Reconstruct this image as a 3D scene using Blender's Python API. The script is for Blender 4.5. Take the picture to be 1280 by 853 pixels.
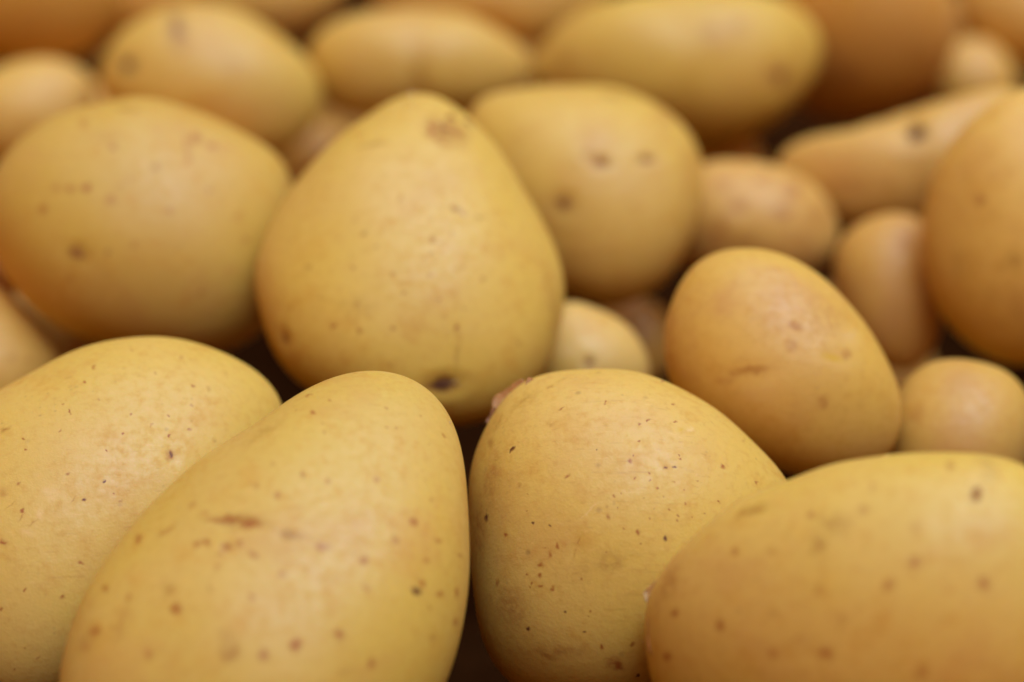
import bpy, bmesh, math
import numpy as np

# ---------------------------------------------------------------- camera, light, exposure
scene = bpy.context.scene
COL = scene.collection
for o in list(bpy.data.objects):
    bpy.data.objects.remove(o)

cam_data = bpy.data.cameras.new('camera')
cam = bpy.data.objects.new('camera', cam_data)
COL.objects.link(cam)
cam.location = (0.0, 0.0, 0.36)
cam.rotation_euler = (math.radians(60.0), 0.0, 0.0)
cam_data.lens = 50.0
cam_data.sensor_width = 22.3
cam_data.clip_start = 0.02
cam_data.clip_end = 100.0
cam_data.dof.use_dof = True
cam_data.dof.focus_distance = 0.432
cam_data.dof.aperture_fstop = 2.9
cam_data.dof.aperture_blades = 0
scene.camera = cam

world = bpy.data.worlds.new('World')
scene.world = world
world.use_nodes = True
bg = world.node_tree.nodes['Background']
bg.inputs['Color'].default_value = (1.0, 0.32, 0.02, 1.0)
bg.inputs['Strength'].default_value = 0.42

def lamp(name, loc, target, sx, sy, watts, color):
    d = bpy.data.lights.new(name, 'AREA')
    d.shape = 'RECTANGLE'
    d.size, d.size_y = sx, sy
    d.energy = watts
    d.color = color
    o = bpy.data.objects.new(name, d)
    COL.objects.link(o)
    o.location = loc
    v = np.array(target, float) - np.array(loc, float)
    yaw = math.atan2(v[0], v[1])
    o.rotation_euler = (math.acos(-v[2] / np.linalg.norm(v)), 0.0, -yaw)
    return o

lamp('shop_lamp', (0.32, 0.50, 1.70), (0.02, 0.45, 0.1), 2.2, 1.6, 22.6, (0.885, 1.24, 1.90))
lamp('ceiling_lamp', (0.35, 0.10, 1.45), (0.02, 0.45, 0.1), 0.9, 0.25, 5.2, (0.885, 1.24, 1.90))

scene.view_settings.view_transform = 'Standard'
scene.view_settings.look = 'None'
scene.view_settings.exposure = 0.0
scene.view_settings.gamma = 1.0

# ---------------------------------------------------------------- measured shapes, all in hundredths of a millimetre
U = 1e-5
ORDER_MAX = 12
POTATOES = [
    dict(key='F', label='huge blurred potato filling the bottom right corner, nearest to the viewer',
         loc=(6487,32280,11593), rot=(93053,-7982,-13899), half=2398, lean=(0.1,0.2),
         outline=(3486,-76,-24,528,174,-114,-39,2,27,-19,-28,-5,-9,16,5,8,-3,1,15,3,-8,-5,10,1,-8),
         marks=[(1123,2719,1669,96,96,0,'s',0.6),(1526,2213,2117,122,203,-15,'r',0.6),(1730,2670,1663,192,274,0,'p',0.35),(-181,2328,1899,95,95,0,'s',0.3),(-325,1939,2129,122,122,0,'s',0.4),(-1206,1844,1925,95,95,0,'s',0.5),(-2472,1219,1587,96,96,0,'s',0.6),(-1063,1354,2179,216,162,0,'o',0.8),(-827,1692,2123,352,244,0,'o',0.55),(-2195,1959,1291,387,124,18,'o',0.9),(525,1063,2503,134,134,0,'s',0.5),(96,690,2481,121,121,0,'s',0.5),(1608,716,2447,134,134,0,'s',0.6),(-2753,-46,1501,117,117,0,'s',0.7),(-1810,199,1996,109,109,0,'r',0.5),(-940,-459,2128,149,149,0,'s',0.6),(-1813,-494,1850,123,123,0,'s',0.35),(-3560,173,903,91,91,0,'s',0.6),(-3735,-592,567,106,106,0,'s',0.6),(629,-738,2203,149,149,0,'s',0.4),(-1846,1244,1922,95,95,0,'s',0.25),(-1058,595,2273,94,94,0,'s',0.3),(553,1659,2388,134,134,0,'s',0.2),(-662,127,2322,108,108,0,'s',0.3),(-3715,672,639,197,562,-25,'r',0.5),(-1366,-244,2070,542,271,0,'r',0.25)],
         pits=[(1526,2213,2117,190,298,-15,41)], eyes=[(1526,2213,68,122,-15,'brown')], flakes=[(-4145,568,-301,432,230,80,'pale'),(-4094,-241,106,655,71,92,'pink')]),
    dict(key='D', label='biggest front potato with a brown crease scar across its middle and blurry freckles',
         loc=(-4177,33358,11289), rot=(93599,5041,8749), half=2463, lean=(0,-0.3),
         outline=(3650,74,99,-67,648,-243,-127,-138,-62,61,-77,26,-4,18,29,0,-2,-5,5,2,7,-4,0,0,-4),
         marks=[(-747,1424,1685,558,153,-4,'o',1),(-512,1405,1770,209,84,-6,'s',0.75),(-886,1455,1611,335,63,0,'s',0.5),(201,1172,1999,360,97,-14,'o',0.9),(719,981,2070,138,64,-14,'s',0.55),(-1322,1595,1286,113,56,25,'s',0.4),(-1528,1763,986,114,64,40,'s',0.3),(-1963,1300,1130,212,65,33,'s',0.42),(-2451,1160,816,86,86,0,'s',0.6),(-1410,1044,1676,84,84,0,'s',0.5),(-1251,1041,1747,84,84,0,'s',0.75),(-892,993,1905,111,83,-20,'s',0.9),(-673,1045,1939,69,69,0,'s',0.5),(-1013,870,1939,83,55,20,'s',0.5),(-426,834,2102,138,64,-40,'s',0.5),(36,487,2297,82,82,0,'s',0.45),(-462,100,2408,75,75,0,'s',0.4),(421,2250,1362,77,77,0,'s',0.5),(824,2102,1464,70,70,0,'s',0.45),(-46,1866,1574,84,84,0,'s',0.45),(-421,2047,1346,70,70,0,'s',0.3),(-131,2466,1088,57,57,0,'s',0.3),(-2990,297,1116,85,85,0,'s',0.6),(-2599,126,1623,91,91,0,'s',0.5),(-1758,-60,2173,117,117,0,'s',0.8),(-3117,-454,1512,105,105,0,'s',0.6),(-2204,-845,2253,96,96,0,'s',0.4),(-1166,257,2220,83,83,0,'o',0.5),(-832,-736,2598,204,300,0,'o',0.7),(-271,-849,2657,116,116,0,'s',0.65),(277,-698,2606,116,116,0,'s',0.8),(1006,-562,2454,103,103,0,'s',0.75),(-1063,610,2071,69,69,0,'s',0.3),(-1877,266,1966,139,139,0,'o',0.5),(1717,2148,1300,65,65,0,'s',0.5),(2674,1800,1070,51,51,0,'s',0.6),(2336,1379,1464,84,84,0,'s',0.65),(1992,1096,1736,84,84,0,'s',0.5),(2781,1073,1277,59,59,0,'s',0.5),(1459,722,2048,90,90,0,'s',0.6),(2550,720,1560,59,59,0,'s',0.5),(3211,799,802,51,51,0,'s',0.6),(2448,345,1711,84,84,0,'s',1),(2336,180,1813,83,83,0,'k',0.8),(2806,135,1427,70,70,0,'s',0.6),(1479,269,2181,124,69,-45,'s',0.4),(3119,162,1004,51,99,0,'s',0.6),(2594,-112,1643,56,56,0,'s',0.4),(3121,-386,917,71,114,0,'r',0.7),(2666,-610,1554,84,84,0,'s',0.4),(1565,-1044,2277,96,96,0,'s',0.55),(1126,-1127,2445,151,151,0,'o',0.4),(760,974,2069,124,64,-15,'s',0.5),(877,3671,65,49,23,20,'s',0.8),(1899,3493,239,46,23,0,'s',0.8),(1896,3119,573,37,26,0,'s',0.8),(2071,3122,517,37,26,0,'s',0.8),(3000,3040,18,73,23,-40,'s',0.8),(2561,3388,68,35,23,-30,'s',0.7),(2696,2867,411,29,29,0,'s',0.7),(780,3224,568,43,23,0,'s',0.7),(114,3809,-1143,60,24,28,'s',0.9),(534,3792,-299,59,22,20,'s',0.8),(284,3465,105,32,32,0,'s',0.8),(627,3417,323,58,22,15,'s',0.7),(-668,3246,-974,60,22,28,'s',0.8),(-281,3375,-380,59,22,28,'s',0.7),(776,3038,748,29,29,0,'s',0.6),(-276,3076,296,433,115,30,'o',0.35),(-2707,-307,1785,195,417,-20,'r',0.35),(-3273,-576,1408,169,309,-15,'r',0.4)],
         pits=[(-677,1394,1728,474,111,-5,70),(201,1158,2006,304,83,-14,48),(-892,979,1914,139,111,0,35)], eyes=[], flakes=[(3175,3331,-526,88,44,60,'pale')]),
    dict(key='E', label='round potato at front centre peppered with crisp dark specks and peeling skin at its shoulder',
         loc=(2085,36725,10392), rot=(96247,-2334,-4045), half=2474, lean=(0,-0.05),
         outline=(3264,-4,34,-96,25,213,60,-33,31,24,23,23,15,-10,12,2,5,6,5,-7,9,-4,-2,1,2),
         marks=[(-2025,1632,1470,76,51,45,'k',0.9),(-981,1119,2154,74,59,20,'s',1),(191,1403,2172,74,59,20,'s',0.9),(-273,2525,1500,60,36,30,'s',0.7),(-1090,2420,1462,76,24,25,'s',0.6),(-448,1582,2082,27,27,0,'k',0.7),(-1320,2897,899,107,61,30,'o',0.6),(-1139,3029,771,338,61,25,'o',0.4),(-2368,2165,769,246,153,45,'o',0.6),(-2483,1822,872,123,184,0,'o',0.5),(553,2216,1669,54,45,0,'s',1),(372,2120,1774,33,33,0,'s',1),(1036,2193,1531,51,36,0,'s',0.9),(1030,2530,1181,49,27,0,'s',0.8),(355,1782,1983,28,28,0,'s',1),(295,1508,2121,30,30,0,'s',1),(873,1318,2104,97,57,22,'r',1),(888,1318,2100,67,30,22,'k',0.6),(1037,1327,2057,36,36,0,'k',1),(545,1195,2212,42,30,-40,'s',1),(1159,1532,1924,30,30,0,'s',1),(1166,1472,1952,30,30,0,'s',1),(1927,1304,1676,69,63,0,'s',0.9),(2378,1849,823,46,46,0,'s',0.4),(1139,2023,1627,90,90,0,'y',0.6),(1351,1997,1548,121,90,0,'w',0.7),(-2511,365,1335,55,106,10,'k',1),(-2109,35,1790,57,75,0,'s',1),(-1588,243,2108,36,36,0,'k',1),(-1287,214,2239,40,40,0,'k',1),(-1700,764,1968,24,24,0,'s',1),(-1727,496,2003,24,24,0,'s',1),(-1887,976,1807,75,75,0,'s',0.35),(-193,379,2434,65,59,30,'r',0.9),(116,174,2460,35,35,0,'s',1),(-2,556,2412,30,30,0,'s',1),(20,807,2361,28,28,0,'s',1),(-120,762,2370,28,28,0,'s',1),(-707,-19,2412,35,118,-20,'r',0.8),(-840,-298,2390,59,133,-22,'r',0.8),(-1137,-183,2312,44,59,0,'s',0.7),(-1270,-316,2267,59,89,0,'s',0.8),(-1450,-523,2187,74,59,0,'s',0.8),(-1480,-686,2160,54,54,0,'s',1),(-1707,-704,2045,42,42,0,'s',1),(-1601,-835,2085,42,42,0,'s',1),(-1646,-910,2050,37,37,0,'s',1),(-1435,-907,2151,48,48,0,'s',0.7),(-1241,-948,2220,39,104,-35,'s',0.8),(-707,-766,2386,38,38,0,'s',1),(-251,-281,2472,35,35,0,'s',0.8),(-1361,-199,2233,30,30,0,'s',1),(-134,-485,2470,354,221,0,'o',0.5),(-1019,-1358,2201,36,36,0,'k',1),(-531,-1367,2297,44,44,0,'s',1),(-575,-1456,2265,30,30,0,'s',1),(-650,-1754,2152,39,39,0,'k',1),(-1682,-1685,1824,60,75,0,'k',0.9),(219,-1956,2090,57,57,0,'s',1),(370,-2567,1652,48,48,0,'k',1),(-91,-2335,1893,269,179,-30,'r',0.7),(-2,-2396,1847,135,75,-50,'s',0.7),(-327,-2064,2049,60,60,0,'s',0.8),(-1401,-2205,1715,300,75,-15,'s',0.4),(-2280,-848,1583,60,121,0,'s',0.6),(545,1046,2260,31,31,0,'s',1),(294,1089,2275,30,30,0,'s',1),(926,546,2307,37,37,0,'s',1),(1073,429,2289,47,47,0,'s',1),(1028,311,2317,41,41,0,'s',1),(557,352,2405,31,31,0,'s',1),(336,117,2453,62,62,0,'s',1),(865,-28,2382,59,81,-30,'k',0.8),(394,-117,2459,34,34,0,'s',1),(1253,622,2202,30,30,0,'s',1),(1370,386,2202,27,27,0,'s',1),(1869,672,1935,30,30,0,'s',1),(2620,1031,1288,52,52,0,'s',0.6),(706,914,2272,30,30,0,'s',0.7),(809,737,2295,27,27,0,'s',0.7),(646,559,2360,24,24,0,'s',0.7),(1004,1005,2180,27,27,0,'s',0.7),(1211,888,2153,27,27,0,'s',0.6),(1565,476,2114,27,27,0,'s',0.6),(455,735,2352,24,24,0,'s',0.6),(1422,1069,2022,24,24,0,'s',0.6),(-1266,2125,1612,120,45,20,'o',0.35),(-576,466,2385,384,30,38,'w',0.5),(-2409,1076,1327,273,758,-5,'r',0.4),(-2643,169,1139,213,761,0,'r',0.5),(-2001,-1319,1733,450,601,0,'r',0.45),(-1099,-2122,1878,898,209,0,'r',0.4),(-1824,2618,927,459,184,35,'o',0.45),(-207,-412,2471,885,295,15,'o',0.3)],
         pits=[(-825,-240,2394,118,325,-22,30),(873,1318,2104,119,89,20,22)], eyes=[], flakes=[(-2231,2839,-142,815,407,30,'pink'),(-2669,2491,-125,345,235,60,'dark'),(-1742,3059,320,202,155,80,'pink'),(849,3009,403,139,62,55,'pale')]),
    dict(key='C', label='long sharp-focus potato at left edge, speckled and half covered by the big front potato',
         loc=(-8307,37124,10708), rot=(98127,9129,15924), half=2209, lean=(0,-0.25),
         outline=(3357,19,104,-32,659,18,214,-60,11,-55,37,-39,17,-18,-7,-10,-12,-7,-9,-1,-10,5,-4,5,-2),
         marks=[(-42,2512,816,50,38,0,'s',0.9),(882,3138,216,57,48,0,'s',0.5),(-477,2054,1102,36,36,0,'s',0.8),(-340,1893,1277,36,36,0,'s',0.9),(-472,1568,1468,46,46,0,'s',0.6),(812,1866,1415,49,40,0,'s',0.8),(703,1509,1621,40,40,0,'s',0.8),(358,1159,1802,49,49,0,'s',0.8),(1929,1555,1378,59,59,0,'s',0.9),(1972,2026,1111,53,53,0,'s',0.6),(1537,1818,1344,43,43,0,'s',0.6),(2034,2444,801,50,50,0,'s',0.7),(2343,2335,774,63,110,0,'o',0.5),(1575,1445,1525,49,49,0,'s',0.8),(1599,1107,1661,69,138,0,'r',1),(1599,1092,1667,46,77,0,'k',0.6),(1568,1061,1687,153,153,0,'r',0.6),(-1170,1366,1357,36,36,0,'s',1),(-1137,1181,1494,40,40,0,'s',0.8),(-1506,1576,1028,187,62,30,'o',0.9),(1298,2648,790,47,47,0,'s',0.5),(1808,2989,327,57,57,0,'s',0.5),(141,2823,509,47,47,0,'s',0.5),(1230,1647,1494,43,43,0,'s',0.4),(274,2152,1204,40,40,0,'s',0.4),(-41,239,2143,46,46,0,'k',0.8),(-41,239,2143,67,67,0,'s',0.6),(-1178,54,2045,43,43,0,'s',1),(-1259,562,1803,61,46,0,'r',0.8),(-335,699,1953,52,37,0,'s',0.7),(327,571,2035,30,30,0,'k',0.8),(502,360,2092,30,30,0,'s',1),(634,209,2121,52,52,0,'r',0.7),(-1522,-530,2118,137,91,-20,'r',1),(-1537,-516,2110,76,46,0,'s',0.9),(-113,-947,2363,66,66,0,'s',1),(-417,-1528,2379,48,48,0,'s',1),(-1125,-1399,2318,33,33,0,'s',1),(-1530,-1731,2221,33,33,0,'s',1),(-882,-2657,2148,42,42,0,'s',1),(-1290,-2876,1995,33,33,0,'s',1),(-1112,-2503,2177,36,36,0,'s',0.7),(-1399,132,1952,24,213,-45,'s',0.4),(-1192,-49,2077,21,152,-40,'s',0.35),(-231,249,2129,21,152,-38,'s',0.35),(-986,-199,2169,21,182,-40,'s',0.3),(-670,344,2043,213,182,0,'w',0.6),(-842,20,2130,121,212,0,'w',0.6),(-1058,-390,2203,212,91,-20,'w',0.5),(-1507,401,1796,122,184,0,'r',0.3)],
         pits=[(1599,1076,1673,153,245,0,54)], eyes=[], flakes=[]),
    dict(key='A', label='pear-shaped yellow potato at centre resting on two front potatoes, scabbed pointed top',
         loc=(-2196,43966,12332), rot=(107736,2198,3809), half=2569, lean=(0,-0.38),
         outline=(3380,1,72,-149,-70,-58,-201,75,-14,23,49,-10,11,-3,-14,9,-13,0,5,-2,7,-5,-4,5,-4),
         marks=[(961,1310,1754,185,84,-32,'o',1),(1061,1209,1790,84,44,-30,'s',0.6),(1451,1180,1649,202,40,0,'o',0.6),(575,1409,1777,134,34,-10,'o',0.5),(-976,815,2074,70,70,0,'o',1),(-740,513,2281,50,50,0,'s',0.4),(-1164,1085,1860,50,50,0,'s',0.4),(-213,1559,1719,50,50,0,'s',0.35),(470,682,2231,50,50,0,'o',0.7),(319,315,2425,50,50,0,'s',0.35),(419,399,2378,50,50,0,'s',0.35),(821,801,2105,57,57,0,'s',0.3),(-1186,82,2360,56,56,0,'s',0.5),(-374,-33,2564,50,50,0,'s',0.5),(384,-65,2575,50,50,0,'s',0.3),(1081,85,2386,50,50,0,'s',0.3),(1498,-130,2327,50,50,0,'s',0.35),(-1595,-1107,2494,60,60,0,'s',0.8),(-1080,-1168,2696,59,59,0,'s',0.7),(-372,-1164,2841,53,53,0,'s',0.75),(959,-1117,2751,59,59,0,'s',0.8),(958,-1561,2781,58,493,0,'o',0.5),(564,-558,2712,43,43,0,'s',0.6),(1109,-756,2648,43,43,0,'s',0.6),(712,-886,2764,39,39,0,'s',0.5),(-422,-1871,2829,49,49,0,'s',0.5),(694,-1296,2824,43,43,0,'s',0.6),(-1114,-676,2612,396,264,10,'o',0.35),(-127,-411,2705,46,46,0,'s',0.6),(2238,-1447,2179,57,57,0,'s',0.5),(630,-2304,2733,329,132,5,'k',0.9),(597,-2320,2732,461,198,0,'r',0.7),(-2626,-1378,1704,71,135,15,'s',0.8),(-2625,-1344,1713,135,235,10,'r',0.4),(-2147,115,1892,67,67,0,'s',0.4),(-1833,-532,2287,150,40,-10,'s',0.3),(-2482,-721,1877,50,50,0,'s',0.4),(800,3045,212,590,382,-20,'o',0.7),(436,3091,277,104,277,10,'s',0.6),(715,3135,135,174,104,-30,'s',0.6),(590,2909,450,69,173,-20,'s',0.5),(943,3183,-54,174,70,-35,'s',0.5),(1079,3000,104,174,104,-35,'s',0.4),(760,2766,554,276,69,-10,'s',0.3),(-800,2744,552,379,86,3,'o',0.7),(1323,3442,-1308,125,89,-40,'s',0.4),(23,3702,-573,282,141,0,'r',0.3),(2993,-658,1287,170,1018,10,'r',0.3)],
         pits=[(696,-2288,2728,428,231,4,132),(800,3045,212,451,277,-20,43),(960,1293,1765,202,118,-30,42),(-2626,-1378,1704,135,235,10,67),(958,-1561,2781,115,658,0,33),(23,3806,-788,212,159,0,-53),(1360,3497,-1329,286,179,-40,-45)], eyes=[(647,-2304,181,82,4,'dark'),(-2626,-1378,50,93,10,'brown')], flakes=[(878,-2239,2707,165,99,30,'pale'),(978,-2291,2666,115,82,-40,'pale'),(558,3131,197,312,173,80,'pale'),(876,3295,-173,280,157,20,'pink'),(41,3894,-1015,178,124,10,'pale'),(1211,3202,-336,245,123,-40,'dark'),(728,2876,444,207,121,10,'pink')]),
    dict(key='X', label='small round potato with one brown dot peeping between the pear-shaped and speckled potatoes',
         loc=(1606,44325,9903), rot=(103890,-1561,-2704), half=1090, lean=(0,-0.15),
         outline=(1364,-5,4,90,-112,30,-16,-9,-14,-7,-7,-6,-3,-1,-3,-1,1,0,3,0,-1,3,1,0,1),
         marks=[(112,-19,1090,158,123,0,'s',0.7),(-345,192,1023,246,141,0,'w',0.5)],
         pits=[(112,-19,1090,176,140,0,53)], eyes=[(112,-19,105,70,0,'brown')], flakes=[]),
    dict(key='V', label='tilted oval potato at right middle with a brown crease and a yellow nick',
         loc=(5562,40876,11772), rot=(103877,-5817,-10104), half=1677, lean=(0,-0.05),
         outline=(2313,-31,12,29,-396,-9,-87,-48,-5,-26,-15,-6,12,-4,6,1,-1,3,2,-1,-3,0,-2,-1,0),
         marks=[(-652,-75,1608,483,97,6,'s',0.5),(-1103,-253,1449,226,129,0,'s',0.3),(303,840,1467,194,97,-25,'s',0.45),(223,422,1606,145,113,0,'s',0.3),(1034,199,1454,259,97,-12,'y',0.9),(1308,264,1295,114,97,0,'s',0.5),(841,-696,1570,129,129,0,'s',0.4),(945,958,1136,651,488,-50,'r',0.3),(1347,637,1061,326,228,-50,'w',0.4),(-413,-491,1605,483,226,10,'w',0.25)],
         pits=[(-652,-107,1606,644,226,6,35),(1146,216,1400,324,162,-12,24)], eyes=[], flakes=[]),
    dict(key='W', label='small round plain potato at the right edge above the huge bottom corner potato',
         loc=(9386,40754,10203), rot=(101525,-9573,-16710), half=1378, lean=(0,-0.15),
         outline=(1581,-9,10,-45,54,22,16,-20,18,-2,-6,-2,-4,2,3,0,-1,-3,1,0,2,0,-1,0,0),
         marks=[(-858,396,1019,168,268,-20,'r',0.4),(17,1046,896,336,336,0,'o',0.2)],
         pits=[], eyes=[], flakes=[]),
    dict(key='G', label='potato with two brown eyes side by side, just behind the pear-shaped potato',
         loc=(1772,49282,11760), rot=(111387,-1616,-2799), half=2067, lean=(0,-0.2),
         outline=(2712,10,9,56,-184,13,170,-81,-17,72,21,-24,16,-2,-24,1,21,-2,-9,11,-5,-9,4,1,-3),
         marks=[(-1728,1034,1331,747,560,30,'o',0.25),(-236,-1556,1969,1108,295,0,'r',0.25),(354,595,1869,277,148,-8,'r',0.9),(317,558,1888,166,92,-8,'s',0.5),(1392,670,1551,279,112,3,'r',0.8),(-511,-358,2076,258,221,20,'r',0.6),(-511,-358,2076,368,368,0,'o',0.5),(683,2173,444,494,171,-8,'o',0.5),(1832,1603,528,303,569,20,'r',0.25),(2387,658,794,189,755,0,'r',0.3),(41,836,1792,148,111,0,'o',0.5)],
         pits=[(354,595,1869,333,185,-8,92),(1392,652,1559,335,149,3,74),(-511,-358,2076,332,295,0,74)], eyes=[(354,595,185,92,-8,'brown'),(1392,652,167,74,3,'brown'),(-511,-358,129,111,0,'brown')], flakes=[]),
    dict(key='B', label='large broad potato at the left with scattered brown scabs, left of the pear-shaped one',
         loc=(-8298,46270,12245), rot=(110132,7895,13747), half=2418, lean=(0,-0.12),
         outline=(3203,39,12,262,-135,-75,36,-25,21,-34,52,-22,14,-13,7,-5,-2,-6,1,-4,-10,2,-5,1,-4),
         marks=[(-1352,2316,966,108,162,0,'s',0.45),(-716,1771,1684,89,89,0,'s',0.6),(-361,2622,791,325,90,-5,'o',0.8),(893,1760,1596,89,392,5,'s',0.4),(1107,1984,1333,143,107,20,'s',0.55),(1457,1811,1363,161,107,-20,'s',0.6),(231,1322,1989,124,141,0,'o',0.5),(-1618,834,1957,106,106,0,'s',0.6),(-1240,853,2068,106,106,0,'s',0.75),(-1912,850,1831,177,177,0,'s',0.25),(-726,597,2251,123,123,0,'s',0.5),(-2202,362,1821,124,124,0,'s',0.5),(1388,830,1997,88,88,0,'s',0.35),(-352,1052,2128,70,70,0,'s',0.4),(521,383,2321,88,88,0,'s',0.4),(-539,893,2178,70,70,0,'s',0.3),(-1442,-565,2200,317,246,-20,'o',0.9),(-1459,-531,2197,158,106,-20,'r',0.5),(-827,-525,2363,88,88,0,'p',0.7),(-248,-365,2435,88,88,0,'s',0.45),(1196,-1403,2182,88,88,0,'s',0.5),(2213,-248,1879,106,106,0,'s',0.35),(-1601,-1105,2026,88,88,0,'s',0.3),(2054,277,1891,106,106,0,'s',0.2),(-892,2003,1462,535,214,0,'r',0.2)],
         pits=[(-1442,-565,2200,317,229,-20,53),(1105,1892,1422,393,286,0,45)], eyes=[(-1442,-548,141,88,-20,'brown')], flakes=[]),
    dict(key='Z', label='plain potato cut off by the left edge, below the broad scabbed potato',
         loc=(-12058,44434,9886), rot=(105112,11415,19991), half=1342, lean=(0,-0.2),
         outline=(1736,9,12,52,-16,52,-51,43,-14,23,-7,8,0,9,-1,7,-9,7,1,3,0,2,-2,4,-3),
         marks=[(797,29,1198,108,108,0,'s',0.3),(1162,-43,1047,90,90,0,'s',0.3)],
         pits=[], eyes=[], flakes=[]),
    dict(key='S', label='tall oval potato cut off by the right edge with a faint brown dot',
         loc=(11737,46528,12103), rot=(110573,-10982,-19216), half=1961, lean=(0,0),
         outline=(2699,-36,-15,-426,51,-54,-32,37,-24,17,10,-4,11,-8,-2,3,-5,0,-1,1,1,-2,-1,-1,-1),
         marks=[(-1031,619,1711,163,163,0,'s',0.5),(-322,-675,1900,288,288,0,'o',0.5),(-774,-1491,1621,217,217,0,'r',0.2),(-1474,-779,1477,218,545,0,'o',0.3)],
         pits=[], eyes=[], flakes=[]),
    dict(key='Zb', label='tiny glimpse of a pinkish potato at left edge, below the broad scabbed one',
         loc=(-12606,46968,10512), rot=(108456,11509,20159), half=831, lean=(0,-0.1),
         outline=(980,4,4,68,29,12,-29,-1,-9,-1,-2,1,-4,-2,-5,1,2,0,-1,-1,1,0,0,0,0),
         marks=[],
         pits=[], eyes=[], flakes=[]),
    dict(key='U', label='narrow upright small potato squeezed beside the tall oval one at the right edge',
         loc=(8998,47791,9846), rot=(107556,-8159,-14211), half=1174, lean=(0,-0.1),
         outline=(1555,-17,16,-292,-76,-62,47,14,5,32,-14,4,-2,-6,2,-1,3,0,0,0,-2,0,-2,-1,1),
         marks=[(293,1136,773,266,569,0,'r',0.4)],
         pits=[], eyes=[], flakes=[]),
    dict(key='T', label='small reddish-brown blotchy potato right of the two-eyed potato',
         loc=(5839,50468,10216), rot=(110049,-5134,-8911), half=1406, lean=(0,-0.1),
         outline=(1825,-15,6,317,-90,41,-23,0,-27,9,-20,-12,-2,1,-8,-7,1,-1,0,-2,0,-2,2,0,-1),
         marks=[(365,1048,856,352,156,0,'r',0.6),(-600,956,995,234,273,0,'r',0.5),(458,-788,1272,776,272,0,'s',0.3),(1226,-407,1164,311,194,-30,'s',0.35),(-251,409,1312,194,194,0,'s',0.45),(-712,-166,1332,310,465,-35,'s',0.5),(822,230,1255,349,194,-20,'r',0.8),(1038,792,883,391,313,-30,'r',0.7),(-117,-399,1392,581,271,0,'r',0.5),(1615,170,883,391,508,0,'r',0.5)],
         pits=[(-251,332,1336,271,233,0,58)], eyes=[], flakes=[]),
    dict(key='K', label='small plain potato at the left edge under the shaded brown one, beside the purple-streaked oval',
         loc=(-12751,55470,11000), rot=(115458,10324,18043), half=1282, lean=(0,-0.1),
         outline=(1545,8,-2,177,157,-3,21,6,22,-2,2,-5,-1,0,1,0,-3,3,-2,1,0,3,0,1,1),
         marks=[],
         pits=[], eyes=[], flakes=[]),
    dict(key='J', label='oval potato at upper left with one dark eye and a purplish streak on top',
         loc=(-7833,55398,11864), rot=(116261,6472,11249), half=1723, lean=(0,-0.1),
         outline=(2325,22,23,459,-244,-62,-85,68,-27,-25,-12,22,10,2,-8,5,9,2,-6,0,4,5,-4,-3,2),
         marks=[(-2141,368,1085,250,229,0,'p',1),(-2141,368,1085,125,104,0,'k',0.5),(-905,1362,1088,271,626,12,'p',0.85),(493,446,1592,414,331,0,'o',0.25)],
         pits=[(-2141,368,1085,313,292,0,104),(-905,1362,1088,375,709,12,52)], eyes=[(-2141,368,146,125,0,'dark')], flakes=[]),
    dict(key='I', label='wide kidney-shaped potato at top centre with a shallow groove, above the pear-shaped tip',
         loc=(-2586,57061,11609), rot=(116713,2097,3633), half=1580, lean=(0,0),
         outline=(2084,-22,1,703,21,64,-17,154,-24,53,-3,36,-22,32,-1,8,-13,14,4,4,-7,4,6,4,-3),
         marks=[(51,-219,1561,169,549,0,'r',0.6),(3000,46,379,172,645,0,'p',0.3)],
         pits=[(51,-386,1518,380,950,0,190)], eyes=[], flakes=[]),
    dict(key='H', label='long oval potato at top centre right, brown bruised right end, above the two-eyed potato',
         loc=(4636,57456,11457), rot=(116797,-3728,-6464), half=2136, lean=(0,0),
         outline=(2782,30,-36,793,-11,-140,107,203,74,-45,8,55,28,-26,-22,12,30,-1,-16,2,16,2,-11,-5,9),
         marks=[(-3152,213,1179,257,257,0,'o',0.7),(1387,1001,1768,233,233,0,'s',0.4),(2508,-320,1492,384,469,0,'r',0.8),(656,860,1937,296,296,0,'o',0.5),(3065,408,1126,214,643,0,'r',0.3)],
         pits=[(2508,-320,1492,426,511,0,75)], eyes=[(2508,-320,149,170,0,'brown')], flakes=[]),
    dict(key='R', label='slanting potato with one dark purple eye, beneath the large dark shaded potato',
         loc=(10036,52229,11000), rot=(112965,-8574,-14943), half=1398, lean=(0,-0.05),
         outline=(2132,11,-113,718,434,-148,131,117,171,-156,46,8,13,-74,-7,10,-29,-14,-4,15,-22,6,12,5,-7),
         marks=[(-1540,-482,1204,1003,281,0,'r',0.35),(214,87,1390,600,280,-20,'o',0.4),(137,736,1188,301,321,0,'p',1),(137,736,1188,181,181,0,'k',0.6),(891,704,1236,521,361,0,'w',0.6),(-561,-492,1367,200,200,0,'s',0.2)],
         pits=[(137,736,1188,361,361,0,120)], eyes=[(137,736,181,181,0,'dark')], flakes=[]),
    dict(key='Y', label='dim potato deep in the dark gap beneath the two-eyed potato',
         loc=(3044,50077,6996), rot=(104642,-2627,-4553), half=1027, lean=(0,-0.1),
         outline=(1168,-1,3,-28,30,9,13,-7,-2,2,2,1,-2,-4,5,2,1,1,0,-1,0,0,0,0,0),
         marks=[],
         pits=[], eyes=[], flakes=[]),
    dict(key='HG', label='shadowed potato barely seen in the dark gap under the long oval potato',
         loc=(5562,57772,8129), rot=(112265,-4333,-7516), half=1042, lean=(0,-0.1),
         outline=(1264,-4,-4,168,65,3,33,5,11,0,-3,-3,1,-2,4,1,0,-3,3,-1,0,-2,1,0,0),
         marks=[],
         pits=[], eyes=[], flakes=[]),
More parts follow.
